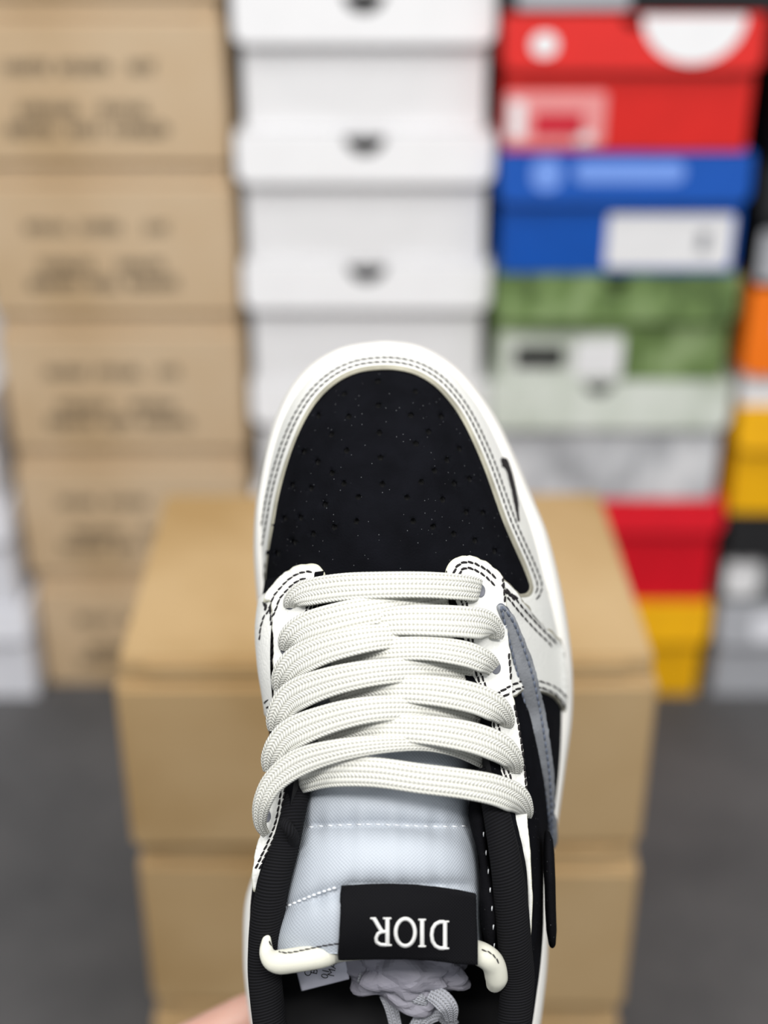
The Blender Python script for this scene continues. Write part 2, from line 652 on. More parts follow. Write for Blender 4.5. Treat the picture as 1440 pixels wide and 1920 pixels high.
def offset_line(pts, d, closed=False):
    out = []
    n = len(pts)
    for i in range(n):
        a = pts[(i - 1) % n] if (closed or i > 0) else pts[0]
        b = pts[(i + 1) % n] if (closed or i < n - 1) else pts[-1]
        t = (b - a).normalized()
        out.append(pts[i] + Vector((-t.y, t.x)) * d)
    return out


def loft(name, rows, mat, parent, closed_u=False, closed_v=False, uvscale=None):
    """rows[i][j] -> mesh; u runs over rows, v inside a row. UV in metres along, or (metres, 0..1)"""
    nu, nv = len(rows), len(rows[0])
    verts = [v for r in rows for v in r]
    faces, uvs = [], []
    cu = [0]
    mid = nv // 2
    for i in range(nu):
        a, b_ = rows[i][mid], rows[(i + 1) % nu][mid]
        cu.append(cu[-1] + (b_ - a).length)
    cv = [0]
    rm = rows[nu // 2]
    for j in range(nv):
        cv.append(cv[-1] + (rm[(j + 1) % nv] - rm[j]).length)
    if uvscale == 'unit':
        cv = [q / cv[-1] for q in cv]
    for i in range(nu if closed_u else nu - 1):
        for j in range(nv if closed_v else nv - 1):
            i2, j2 = (i + 1) % nu, (j + 1) % nv
            faces.append((i * nv + j, i2 * nv + j, i2 * nv + j2, i * nv + j2))
            uvs += [(cu[i], cv[j]), (cu[i + 1], cv[j]), (cu[i + 1], cv[j + 1]), (cu[i], cv[j + 1])]
    me = mesh_from(verts, faces)
    l = me.uv_layers.new(name='UVMap')
    for k, q in enumerate(uvs):
        l.data[k].uv = q
    o = link(name, me, mat, parent) if mat else me
    return o


def bvh_of(o):
    me = o.data
    return BVHTree.FromPolygons([v.co.copy() for v in me.vertices], [tuple(p.vertices) for p in me.polygons])


def hit(sx, sy, trees):
    """drafting distance of the nearest surface at a sheet position"""
    dr = Vector(((sx - 720) / FPX, -(sy - 960) / FPX, -1.0))
    ln = dr.length
    best = None
    for t in trees:
        r = t.ray_cast(EYE, dr.normalized())
        if r[0] is not None:
            d = r[3] / ln + lean(sy)
            if best is None or d < best:
                best = d
    return best


# --- feather line (upper meets sole) and the rim of the sole, all round: left ball -> toe -> right -> heel
F_TOE = [(498, 1110), (491, 1040), (491, 960), (500, 900), (513, 840), (532, 782), (559, 733), (596, 692), (645, 664), (702, 653), (738, 652),
         (788, 662), (840, 693), (881, 738), (917, 795), (950, 868), (978, 938), (1000, 1000), (1020, 1080), (1036, 1140), (1048, 1200), (1055, 1260)]
F_R = [(1056, 1340), (1050, 1440), (1038, 1540), (1022, 1620), (1008, 1690), (1003, 1760), (996, 1850), (972, 1980), (915, 2090), (830, 2160)]
F_L = [(735, 2180), (645, 2160), (565, 2090), (508, 1980), (488, 1850), (482, 1760), (484, 1690), (497, 1630), (515, 1560), (530, 1460), (528, 1340), (514, 1240), (504, 1170)]
F_ALL = F_TOE + F_R + F_L
M_TOE = [(481, 1110), (476, 1030), (479, 955), (488, 893), (500, 834), (519, 775), (547, 722), (587, 680), (640, 652), (700, 641), (738, 640),
         (792, 650), (848, 682), (893, 728), (934, 790), (971, 866), (1001, 938), (1026, 1000), (1047, 1080), (1061, 1150), (1070, 1215), (1074, 1275)]
M_R = [(1072, 1350), (1060, 1440), (1046, 1540), (1034, 1620), (1030, 1690), (1028, 1760), (1022, 1850), (998, 1990), (935, 2110), (840, 2190)]
M_L = [(735, 2212), (635, 2190), (545, 2110), (485, 1990), (460, 1850), (456, 1760), (460, 1690), (478, 1630), (500, 1560), (513, 1460), (511, 1340), (497, 1240), (488, 1170)]
M_ALL = M_TOE + M_R + M_L


def d_feather(sy):
    pts = [(600, 0.484), (700, 0.488), (900, 0.490), (1200, 0.488), (1450, 0.483), (1700, 0.473), (1900, 0.465), (2200, 0.450)]
    for (a, da), (b, db) in zip(pts, pts[1:]):
        if sy <= b:
            return da + (db - da) * max(0, (sy - a) / (b - a))
    return pts[-1][1]


NS = 260
Fs = catmull(F_ALL, NS, True)
Ms = catmull(M_ALL, NS, True)

# midsole: lofted ring from under the upper, out over the lip, down the side wall
cen = Vector((740, 1400))
rings = []
for i in range(NS):
    f, m = Fs[i], Ms[i]
    d = d_feather(f.y)
    inn = f + (cen - f).normalized() * 22
    rings.append([Q(inn.x, inn.y, d - 0.001), Q(f.x, f.y, d - 0.0015),
                  Q(*(f.lerp(m, 0.40)), d - 0.0012), Q(*(f.lerp(m, 0.75)), d + 0.0012),
                  Q(*(f.lerp(m, 0.96)), d + 0.006), Q(m.x, m.y, d + 0.014), Q(*(f.lerp(m, 0.97)), d + 0.022), Q(*(f.lerp(m, 0.85)), d + 0.028)])
mid = loft('midsole', rings, 'rubber_white', shoe, closed_u=True)
outs = []
for i in range(NS):
    f, m = Fs[i], Ms[i]
    d = d_feather(f.y)
    c = Vector((740, max(760, min(2080, f.y))))
    row = []
    for s, dd in ((0.85, 0.028), (0.80, 0.034)):
        p = f.lerp(m, s)
        row.append(Q(p.x, p.y, d + dd))
    row.append(Q(*(f + (c - f) * 0.5), d + 0.0345))
    row.append(Q(c.x, c.y, d_feather(c.y) + 0.0345))
    outs.append(row)
loft('outsole', outs, 'rubber_sole', shoe, closed_u=True)

# --- toe box height field
HC = Vector((735, 1112))
fan = [(math.atan2(HC.y - p[1], p[0] - HC.x), (Vector(p) - HC).length) for p in
       [tuple(q) for q in catmull([(514, 1240), (504, 1170)] + F_TOE + F_R[:1], 200)]]
# angles run from ~pi (left) down to negative (right, below)
fan = [((a if a > -2.2 else a + 2 * math.pi), r) for a, r in fan]
fan.sort()


def d_top(sx, sy):
    v = Vector((sx, sy)) - HC
    a = math.atan2(-v.y, v.x)
    if a < -2.2:
        a += 2 * math.pi
    lo, hi = 0, len(fan) - 1
    a = max(fan[0][0], min(fan[-1][0], a))
    while hi - lo > 1:
        k = (lo + hi) // 2
        if fan[k][0] <= a:
            lo = k
        else:
            hi = k
    f = (a - fan[lo][0]) / max(1e-9, fan[hi][0] - fan[lo][0])
    rm = fan[lo][1] + (fan[hi][1] - fan[lo][1]) * f
    r = min(1.0, v.length / rm)
    toe = max(0.0, math.sin(a))
    h = (1 - r ** 3.0) ** 0.72 * (1 - 0.16 * toe * r)
    return d_feather(min(sy, 1200)) - 0.0545 * h


def in_poly(p, poly):
    x, y = p
    c = False
    j = len(poly) - 1
    for i in range(len(poly)):
        a, b = poly[i], poly[j]
        if (a[1] > y) != (b[1] > y) and x < (b[0] - a[0]) * (y - a[1]) / (b[1] - a[1]) + a[0]:
            c = not c
        j = i
    return c


def seg_dist(p, poly):
    best = 1e9
    n = len(poly)
    for i in range(n):
        a, b = poly[i], poly[(i + 1) % n]
        ab = b - a
        t = max(0, min(1, (p - a).dot(ab) / max(1e-9, ab.dot(ab))))
        best = min(best, (a + ab * t - p).length_squared)
    return math.sqrt(best)


def panel(name, outline, mat, parent, dfun, thick=0.0013, edge_mat=None, grid=9.0, step=4.5, smooth_pts=True, relax=6, edge=4.0, lift=0.0, holes=()):
    """a cut piece of material laid over a surface: real thickness, rounded rim, skirt down to the surface"""
    P = [Vector(p) for p in outline]
    if smooth_pts:
        P = catmull(P, len(P) * 12, True)
    P = resample(P, step, True)
    area2 = sum(P[i].x * P[(i + 1) % len(P)].y - P[(i + 1) % len(P)].x * P[i].y for i in range(len(P)))
    if area2 < 0:
        P.reverse()
    nb = len(P)
    inn = []
    for q in offset_line(P, edge, True):
        if in_poly(q, P) and seg_dist(q, P) > edge * 0.8:
            inn.append(q)
    x0, x1 = min(p.x for p in P), max(p.x for p in P)
    y0, y1 = min(p.y for p in P), max(p.y for p in P)
    g = []
    yy, odd = y0, 0
    while yy < y1:
        xx = x0 + (grid / 2 if odd else 0)
        while xx < x1:
            q = Vector((xx, yy))
            if in_poly(q, P) and seg_dist(q, P) > edge * 1.9:
                g.append(q)
            xx += grid
        yy += grid * 0.87
        odd = 1 - odd
    HR = 6.2
    if holes:
        g = [q for q in g if all((q - Vector(h)).length > HR + 2.5 for h in holes)]
    pts = P + inn + g
    he = []
    for h in holes:
        b0 = len(pts)
        pts += [Vector((h[0] + HR * math.cos(k * math.pi / 6), h[1] + HR * math.sin(k * math.pi / 6))) for k in range(12)]
        he += [(b0 + k, b0 + (k + 1) % 12) for k in range(12)]
    res = delaunay_2d_cdt(pts, he, [list(range(nb))], 1, 1e-4)
    V2, T = res[0], [t for t in res[2]]
    if holes:
        keep = []
        for t in T:
            c = (V2[t[0]] + V2[t[1]] + V2[t[2]]) / 3
            if all((c - Vector(h)).length > HR * 0.9 for h in holes):
                keep.append(t)
        T = keep
    src = res[3]
    isb = [any(s < nb for s in ss) if ss else False for ss in src]
    D = [dfun(v.x, v.y) for v in V2]
    known = [d for d in D if d is not None]
    avg = sum(known) / max(1, len(known))
    nb_ = [set() for _ in V2]
    for t in T:
        for k in range(len(t)):
            nb_[t[k]].update((t[k - 1], t[(k + 1) % len(t)]))
    miss = [i for i, d in enumerate(D) if d is None]
    for _ in range(30):
        if not miss:
            break
        nxt = []
        for i in miss:
            kk = [D[j] for j in nb_[i] if D[j] is not None]
            if kk:
                D[i] = sum(kk) / len(kk)
            else:
                nxt.append(i)
        miss = nxt
    D = [avg if d is None else d for d in D]
    for _ in range(relax):
        D = [(D[i] + sum(D[j] for j in nb_[i])) / (1 + len(nb_[i])) if nb_[i] else D[i] for i in range(len(D))]
    pos = [Q(v.x, v.y, d - lift) for v, d in zip(V2, D)]
    nrm = [Vector() for _ in pos]
    TT = []
    for t in T:
        n = (pos[t[1]] - pos[t[0]]).cross(pos[t[2]] - pos[t[0]])
        if n.dot(EYE - pos[t[0]]) < 0:
            t = list(reversed(t))
            n = -n
        TT.append(tuple(t))
        for k in t:
            nrm[k] += n
    nrm = [n.normalized() if n.length > 0 else (EYE - p).normalized() for n, p in zip(nrm, pos)]
    top = [p + n * (thick * (0.55 if bd else 1.0)) for p, n, bd in zip(pos, nrm, isb)]
    verts = list(top)
    faces = list(TT)
    # skirt
    ec = {}
    for t in TT:
        for k in range(3):
            a, b_ = t[k], t[(k + 1) % 3]
            ec[(a, b_)] = 1
    low = {}
    nf = len(faces)
    for (a, b_) in list(ec):
        if (b_, a) not in ec:
            for k in (a, b_):
                if k not in low:
                    low[k] = len(verts)
                    verts.append(pos[k] - nrm[k] * 0.0006)
            faces.append((b_, a, low[a], low[b_]))
    me = mesh_from(verts, faces)
    uv = me.uv_layers.new(name='UVMap')
    for l in me.loops:
        v = me.vertices[l.vertex_index].co
        uv.data[l.index].uv = (v.x, v.y)
    o = link(name, me, mat, parent, mats=[mat, edge_mat] if edge_mat else None)
    if edge_mat:
        for i in range(nf, len(faces)):
            me.polygons[i].material_index = 1
        bset = set(low)
        for i in range(nf):
            if (edge_mat != 'swoosh_edge' and sum(1 for k in faces[i] if k in bset) >= 2) or (edge_mat == 'raw_edge' and any(k in bset for k in faces[i])):
                me.polygons[i].material_index = 1
    return o


# --- vamp (black toe box) inside the mudguard edge V
V_EDGE = [(494, 1120), (499, 1075), (504, 1035), (513, 985), (523, 930), (536, 880), (551, 835), (571, 790), (597, 750), (630, 719), (665, 701), (702, 694),
          (742, 694), (780, 703), (815, 724), (845, 756), (868, 791), (890, 836), (909, 882), (926, 930), (943, 978), (960, 1018), (978, 1058), (990, 1088), (993, 1102), (986, 1112), (968, 1114)]
F_MATCH = [(497, 1125), (491, 1050), (490, 1005), (491, 958), (500, 900), (513, 840), (532, 782), (553, 743), (580, 707), (618, 678), (660, 659), (703, 652),
           (742, 652), (790, 663), (832, 687), (868, 722), (896, 760), (921, 803), (943, 852), (966, 906), (984, 954), (1001, 1003), (1014, 1056), (1025, 1100), (1034, 1135), (1043, 1175), (1051, 1212)]
vo = [(500, 1135), (497, 1100)] + [tuple(p) for p in offset_line([Vector(q) for q in V_EDGE[1:25]], -5)] + [(985, 1116), (955, 1150), (735, 1165), (540, 1160)]
HOLES = [(586, 207), (448, 258), (740, 248), (588, 306), (342, 347), (467, 352), (720, 346), (846, 351), (396, 425), (592, 418), (794, 413), (741, 462), (284, 495), (458, 491), (597, 520), (920, 483), (340, 537),
         (869, 529), (818, 573), (398, 583), (237, 632), (313, 645), (447, 626), (604, 628), (764, 619), (898, 625), (961, 605), (506, 680), (705, 683), (851, 691), (371, 711), (205, 768), (270, 765), (498, 780),
         (730, 780), (947, 743), (1016, 745), (408, 804), (322, 832), (811, 803), (896, 832), (244, 866), (175, 910), (983, 859), (1064, 902)]
HOLES = [(440 + x / 2.1818, 620 + y / 2.1818) for x, y in HOLES]
vamp = panel('toe_box', vo, 'nubuck_black', shoe, d_top, thick=0.0002, grid=10, relax=2, holes=HOLES)
bv_vamp = bvh_of(vamp)

# --- mudguard: white leather rim round the toe, lofted from V edge out to the feather line
NV = 150
Vs = catmull(V_EDGE, NV)
Fm = catmull(F_MATCH, NV)
rows = []
for i in range(NV):
    v, f = Vs[i], Fm[i]
    ln = (f - v).length
    row = []
    dv = d_top(v.x, v.y)
    row.append(Q(v.x, v.y, dv + 0.0006))
    row.append(Q(v.x, v.y, dv - 0.0014))
    e = min(0.25, 9 / max(1, ln))
    for s, off in ((e * 0.35, 0.0020), (e, 0.0023)):
        p = v.lerp(f, s)
        row.append(Q(p.x, p.y, d_top(p.x, p.y) - off))
    for k in range(1, 9):
        s = e + (1 - e) * k / 8
        p = v.lerp(f, s)
        row.append(Q(p.x, p.y, d_top(p.x, p.y) - 0.0023 * (1 - 0.6 * (k / 8) ** 3)))
    row.append(Q(*(f + (f - v).normalized() * 1.5), d_feather(min(f.y, 1200)) + 0.003))
    rows.append(row)
mud = loft('mudguard', rows, None, None)
mud = link('mudguard', mud, None, shoe, mats=['leather_white', 'raw_edge'])
for p in mud.data.polygons:
    if min(v % 13 for v in p.vertices) <= 2:
        p.material_index = 1
bv_mud = bvh_of(mud)

# --- quarters: one shell from the left eyestay round the heel to the right eyestay
TOPC = [(608, 1070, .4365), (590, 1160, .4315), (577, 1250, .4245), (566, 1340, .4175), (552, 1460, .411), (534, 1560, .4075), (506, 1630, .407), (488, 1690, .409),
        (484, 1760, .411), (490, 1850, .412), (512, 1980, .410), (565, 2090, .401), (645, 2150, .394), (735, 2172, .390), (828, 2150, .394), (912, 2090, .401),
        (962, 1980, .410), (980, 1850, .411), (979, 1760, .408), (976, 1690, .405), (967, 1620, .4035), (946, 1540, .4045), (920, 1440, .410), (900, 1340, .4175), (866, 1250, .4245), (850, 1160, .4315), (836, 1070, .4365)]
SHO = [(505, 1085, .462), (489, 1170, .452), (491, 1250, .447), (503, 1340, .442), (507, 1460, .435), (502, 1560, .431), (480, 1630, .428), (470, 1690, .430),
       (468, 1760, .433), (472, 1850, .435), (494, 1980, .434), (552, 2100, .424), (640, 2172, .417), (735, 2196, .414), (834, 2172, .417), (925, 2100, .424),
       (984, 1980, .434), (1008, 1850, .436), (1017, 1760, .435), (1018, 1690, .432), (1016, 1620, .430), (1011, 1540, .431), (1003, 1440, .4355), (990, 1340, .4405), (968, 1250, .4455), (957, 1170, .4495), (950, 1085, .455)]
FEA = [(498, 1100, .488), (504, 1170, .488), (514, 1240, .488), (528, 1340, .486), (530, 1460, .483), (515, 1560, .479), (497, 1630, .476), (484, 1690, .4735),
       (482, 1760, .471), (488, 1850, .467), (508, 1980, .462), (565, 2090, .455), (645, 2160, .452), (735, 2180, .451), (830, 2160, .452), (915, 2090, .455),
       (972, 1980, .462), (996, 1850, .467), (1003, 1760, .471), (1008, 1690, .4735), (1022, 1620, .476), (1038, 1540, .480), (1050, 1440, .483), (1056, 1340, .486), (1054, 1260, .488), (1046, 1190, .488), (1030, 1110, .488)]
NQ = 210
tc, sc, fc = catmull(TOPC, NQ), catmull(SHO, NQ), catmull(FEA, NQ)
rows = []
for i in range(NQ):
    rows.append([Q(*p) for p in catmull([tc[i], sc[i], fc[i]], 15)])
quarter = loft('quarter', rows, 'nubuck_black', shoe)
bv_q = bvh_of(quarter)
base_trees = [bv_vamp, bv_q, bv_mud]
dbase = lambda x, y: hit(x, y, base_trees)
dquart = lambda x, y: hit(x, y, [bv_vamp, bv_q])

# --- insole and lining
ins = [(600, 1500), (560, 1560), (530, 1640), (515, 1760), (520, 1850), (545, 1980), (600, 2080), (670, 2125), (735, 2135), (810, 2125), (875, 2080), (935, 1980),
       (960, 1850), (962, 1760), (950, 1640), (920, 1560), (880, 1500)]
panel('insole', ins, 'lining_black', shoe, lambda x, y: d_feather(y) - 0.012, thick=0.002, grid=22, step=14, edge=10)
lin = []
inset = Vector((735, 1700))
for i in range(30, NQ - 30):
    t, f = tc[i], fc[i]
    c2 = Vector((735, max(1500, min(2000, t.y))))
    tt = Vector((t.x, t.y))
    ff = Vector((f.x, f.y))
    a = tt + (c2 - tt).normalized() * 14
    m_ = ff + (c2 - ff).normalized() * 34
    lin.append([Q(t.x, t.y, t.z), Q(a.x, a.y, t.z + 0.004), Q(*(a.lerp(m_, 0.5)), (t.z + f.z) / 2), Q(m_.x, m_.y, f.z - 0.010)])
loft('lining', lin, 'lining_black', shoe)


# --- tube helper (elliptic)
def tube(name, pts, rad, mat, parent, nseg=16, cap=True, closed=False, flat=None):
    P3 = pts
    n = len(P3)
    rows_ = []
    for i in range(n):
        a, b_ = P3[max(0, i - 1)], P3[min(n - 1, i + 1)]
        t = (b_ - a).normalized()
        view = (EYE - P3[i]).normalized()
        s = t.cross(view).normalized()
        u = s.cross(t).normalized()
        r = rad[i] if isinstance(rad, list) else rad
        fl = flat if flat else 1.0
        rows_.append([P3[i] + s * (math.cos(k / nseg * 2 * math.pi) * r) + u * (math.sin(k / nseg * 2 * math.pi) * r * fl) for k in range(nseg)])
    o = loft(name, rows_, mat, parent, closed_v=True, uvscale='unit')
    if cap:
        bm = bmesh.new()
        bm.from_mesh(o.data)
        bm.verts.ensure_lookup_table()
        for ring in (range(nseg), range((n - 1) * nseg, n * nseg)):
            try:
                bm.faces.new([bm.verts[k] for k in ring])
            except ValueError:
                pass
        bmesh.ops.recalc_face_normals(bm, faces=bm.faces[:])
        bm.to_mesh(o.data)
        bm.free()
    return o


# --- padded knit collar, left front round the heel to right front
COL = [(562, 1478, .4165), (549, 1530, .411), (534, 1590, .408), (516, 1650, .407), (503, 1710, .408), (497, 1770, .410), (498, 1850, .411), (518, 1975, .409), (570, 2075, .401),
       (648, 2135, .394), (735, 2156, .390), (825, 2135, .394), (905, 2075, .401), (952, 1975, .409), (970, 1850, .410), (965, 1770, .407), (958, 1690, .4055), (949, 1620, .405), (936, 1550, .407), (923, 1490, .4115), (910, 1440, .416)]
cp = [Q(*p) for p in catmull(COL, 150)]
rd = []
for i in range(150):
    e = min(i, 149 - i)
    rd.append(0.0034 + 0.0018 * min(1, e / 30))
tube('collar', cp, rd, 'knit_black', shoe, 20)

# --- left side overlay and eyestay
rows = []
for i in range(3, 26):
    prof_ = catmull([tc[i], sc[i], fc[i]], 33)
    pv = [Q(*p) for p in prof_]
    along = Q(*sc[i + 1]) - Q(*sc[i - 1])
    row = []
    for j in range(11, 33):
        n = along.cross(pv[min(32, j + 1)] - pv[j - 1]).normalized()
        if n.x > 0:
            n = -n
        row.append(pv[j] + n * (0.0012 if 3 < i < 25 else -0.0002))
    rows.append(row)
side_l = loft('side_overlay', rows, 'leather_white', shoe)
ey_l = [(496, 1130), (502, 1110), (517, 1092), (534, 1075), (554, 1063), (577, 1058), (593, 1059), (603, 1066), (610, 1082), (603, 1105), (594, 1135), (586, 1170), (577, 1220), (571, 1255), (563, 1327), (555, 1390),
        (546, 1470), (535, 1540), (521, 1580), (506, 1612), (491, 1645), (479, 1672), (474, 1662), (474, 1640), (479, 1610), (486, 1580), (499, 1540), (509, 1480), (513, 1420), (515, 1350), (515, 1300), (514, 1240), (512, 1180), (508, 1135), (503, 1128)]
bv_sl = bvh_of(side_l)
eye_l = panel('eyestay', ey_l, 'leather_white', shoe, lambda x, y: hit(x, y, base_trees + [bv_sl]), thick=0.0016, edge_mat='cream_lining', grid=8, edge=4, relax=16)
# --- right side overlay, eyestay
ov_r = [(938, 1084), (952, 1094), (968, 1110), (985, 1131), (1005, 1154), (1025, 1175), (1040, 1189), (1053, 1206), (1058, 1245), (1060, 1290), (1059, 1338), (1054, 1334), (1047, 1322), (1035, 1309), (1016, 1300), (995, 1296),
        (978, 1299), (960, 1308), (943, 1319), (936, 1290), (933, 1240), (931, 1180), (930, 1120)]
side_r = panel('side_overlay', ov_r, 'leather_white', shoe, dbase, thick=0.0017, edge_mat='raw_edge', grid=8)
bv_sr = bvh_of(side_r)
ey_r = [(835, 1082), (836, 1065), (847, 1051), (865, 1043), (886, 1043), (905, 1051), (922, 1062), (940, 1080), (946, 1106), (949, 1160), (955, 1220), (958, 1280), (963, 1316), (971, 1360), (978, 1405), (984, 1460),
        (987, 1526), (993, 1590), (997, 1660), (998, 1700), (994, 1760), (990, 1779), (987, 1760), (988, 1710), (987, 1663), (982, 1617), (965, 1560), (953, 1514), (940, 1470), (926, 1426), (912, 1353), (890, 1290), (875, 1247), (866, 1200), (858, 1150), (846, 1110)]
eye_r = panel('eyestay', ey_r, 'leather_white', shoe, lambda x, y: hit(x, y, base_trees + [bv_sr]), thick=0.0016, edge_mat='cream_lining', grid=8, edge=3, relax=24)
bv_el, bv_er = bvh_of(eye_l), bvh_of(eye_r)
all_trees = base_trees + [bv_sl, bv_sr, bv_el, bv_er]
dall = lambda x, y: hit(x, y, all_trees)

# --- swoosh-shaped side stripe, its dark tail tab and the small embroidered tick
SW_L = [(930, 1139), (940, 1180), (953, 1232), (967, 1290), (981, 1345), (995, 1405), (1009, 1470), (1021, 1540), (1027, 1580)]
SW_R = [(1041, 1580), (1040, 1520), (1035, 1445), (1025, 1372), (1014, 1310), (1003, 1262), (988, 1215), (970, 1168), (956, 1145), (944, 1132), (935, 1131)]
swoosh = panel('side_stripe', SW_L + SW_R, 'suede_grey', shoe, dall, thick=0.0028, edge_mat='swoosh_edge', grid=7, edge=3.5, relax=40)
swoosh['label'] = 'grey suede curved side stripe'
bv_sw = bvh_of(swoosh)
tabL = [(1021, 1574, .428), (1022, 1640, .427), (1024, 1700, .428), (1028, 1755, .430)]
tp = [Q(x + 7, y, d) for x, y, d in [(1020, 1568, .430), (1021, 1574, .429), (1022, 1600, .428), (1024, 1650, .4275), (1025, 1700, .428), (1027, 1745, .429), (1028, 1764, .430)]]
o = tube('stripe_tail', tp, [0.0011, 0.0015, 0.0018, 0.0018, 0.0018, 0.0017, 0.0013], 'suede_black', shoe, 14, flat=3.2)
o['label'] = 'black suede tail of the side stripe'
tick = [(936, 863), (942, 857), (949, 860), (954, 870), (959, 888), (965, 912), (970, 940), (974, 978), (969, 978), (962, 946), (955, 915), (949, 892), (944, 876), (938, 878)]
o = panel('embroidered_tick', tick, 'thread_dark', shoe, dall, thick=0.0007, step=2.5, edge=1.2, grid=5, smooth_pts=False)

# --- perforations of the toe box
hv, hf = [], []
for r, z in ((0.00102, -0.0003), (0.00100, -0.0012), (0.0007, -0.0018)):
    hv += [(r * math.cos(k * math.pi / 6), r * math.sin(k * math.pi / 6), z) for k in range(12)]
for q in range(2):
    hf += [(q * 12 + k, q * 12 + (k + 1) % 12, q * 12 + 12 + (k + 1) % 12, q * 12 + 12 + k) for k in range(12)]
hf.append(tuple(range(24, 36)))
hole_me = mesh_from(hv, hf)
hole_me.materials.append(MATS['hole_black'])
for (sx, sy) in HOLES:
    d = d_top(sx, sy)
    loc = Q(sx, sy, d)
    nrm = (Q(sx, sy + 6, d_top(sx, sy + 6)) - Q(sx, sy - 6, d_top(sx, sy - 6))).cross(Q(sx + 6, sy, d_top(sx + 6, sy)) - Q(sx - 6, sy, d_top(sx - 6, sy))).normalized()
    if nrm.dot(EYE - loc) < 0:
        nrm = -nrm
    o = link('perforation', hole_me, None, vamp)
    o.matrix_local = Matrix.Translation(loc) @ nrm.to_track_quat('Z', 'Y').to_matrix().to_4x4()


# --- stitching: rows of short thread dashes, each row one part
def stitch(pts, parent, mat='thread_dark', dash=11.5, gap=1.3, wd=4.0, trees=None, up=0.00025, smooth=True):
    P = [Vector(p) for p in pts]
    if smooth:
        P = catmull(P, len(P) * 10)
    P = resample(P, 1.0)
    verts, faces = [], []
    k = 0.0
    n = len(P)
    while k + dash < n:
        ids = [int(k), int(k + dash * 0.5), int(k + dash)]
        k += dash + gap
        ring = []
        ok = True
        tg = (P[ids[2]] - P[ids[0]]).normalized()
        sd = Vector((-tg.y, tg.x))
        tilt = (-0.8, 0, 0.8)
        for q, i in enumerate(ids):
            d = hit(P[i].x, P[i].y, trees or stitch_trees)
            if d is None:
                ok = False
                break
            c = P[i] + sd * tilt[q]
            ww = wd * (0.5 if q != 1 else 0.62)
            lift = 0.0001 if q != 1 else up + 0.0002
            ring.append([Q(*(c + sd * ww), d - lift * 0.3), Q(c.x, c.y, d - lift - 0.0002), Q(*(c - sd * ww), d - lift * 0.3), Q(c.x, c.y, d + 0.0003)])
        if not ok:
            continue
        b0 = len(verts)
        for r in ring:
            verts += r
        for a in (0, 4):
            for j in range(4):
                faces.append((b0 + a + j, b0 + a + (j + 1) % 4, b0 + a + 4 + (j + 1) % 4, b0 + a + 4 + j))
        faces.append((b0, b0 + 3, b0 + 2, b0 + 1))
        faces.append((b0 + 8, b0 + 9, b0 + 10, b0 + 11))
    if not verts:
        return
    o = link('stitching', mesh_from(verts, faces), mat, parent)
    o['kind'] = 'stuff'
    return o


stitch_trees = all_trees
vline = [Vector(p) for p in catmull(V_EDGE[1:26], 160)]
stitch([tuple(p) for p in offset_line(vline, -14)], mud, smooth=False)
stitch([tuple(p) for p in offset_line(vline, -22)], mud, smooth=False)
# left eyestay cap, double row
capl = [Vector(p) for p in catmull([(490, 1148), (497, 1132), (504, 1113), (518, 1095), (535, 1078), (555, 1066), (577, 1061), (592, 1064), (600, 1074)], 60)]
stitch([tuple(p) for p in offset_line(capl, 11)], eye_l, smooth=False)
stitch([tuple(p) for p in offset_line(capl, 23)][:48], eye_l, smooth=False)
stitch([(487, 1200), (489, 1178), (494, 1160), (499, 1146)], side_l)
stitch([(507, 1140), (509, 1180), (511, 1240), (513, 1300), (514, 1318)], eye_l)
stitch([(496, 1320), (503, 1312), (514, 1313)], side_l)
stitch([(499, 1329), (506, 1325), (514, 1328)], side_l)
inl = [Vector(p) for p in catmull([(594, 1135), (586, 1170), (577, 1220), (571, 1255), (563, 1327), (555, 1390), (546, 1470), (535, 1540), (521, 1580), (506, 1612), (491, 1645)], 80)]
stitch([tuple(p) for p in offset_line(inl, 10)], eye_l, smooth=False)
stitch([tuple(p) for p in offset_line(inl, 17)], eye_l, smooth=False)
# right eyestay cap
capr = [Vector(p) for p in catmull([(842, 1072), (850, 1056), (866, 1046), (886, 1046), (905, 1054), (922, 1065), (942, 1084)], 60)]
stitch([tuple(p) for p in offset_line(capr, 9)], eye_r, smooth=False)
stitch([tuple(p) for p in offset_line(capr, 20)], eye_r, smooth=False)
stitch([(942, 1080), (945, 1105), (948, 1140)], eye_r)
stitch([(954, 1225), (957, 1260), (958, 1282)], eye_r)
edge_r = [Vector(p) for p in catmull([(946, 1090), (968, 1111), (985, 1132), (1005, 1155), (1025, 1176), (1040, 1190), (1052, 1204)], 60)]
stitch([tuple(p) for p in offset_line(edge_r, 9)], side_r, smooth=False)
stitch([tuple(p) for p in offset_line(edge_r, 19)][8:], side_r, smooth=False)
low_r = [Vector(p) for p in catmull([(938, 1320), (960, 1308), (978, 1299), (995, 1296), (1016, 1300), (1035, 1309), (1047, 1322), (1055, 1338)], 60)]
stitch([tuple(p) for p in offset_line(low_r, -9)], side_r, smooth=False)
stitch([tuple(p) for p in offset_line(low_r, -20)], side_r, smooth=False)
outr = [Vector(p) for p in catmull([(963, 1322), (971, 1360), (978, 1405), (984, 1460), (987, 1526)], 40)]
stitch([tuple(p) for p in offset_line(outr, -1)], eye_r, smooth=False)
inr = [Vector(p) for p in catmull([(849, 1110), (858, 1150), (866, 1200), (875, 1247), (890, 1290), (912, 1353), (926, 1426), (940, 1470), (953, 1514)], 80)]
stitch([tuple(p) for p in offset_line(inr, -12)], eye_r, smooth=False)
stitch([tuple(p) for p in offset_line(inr, -20)], eye_r, smooth=False)
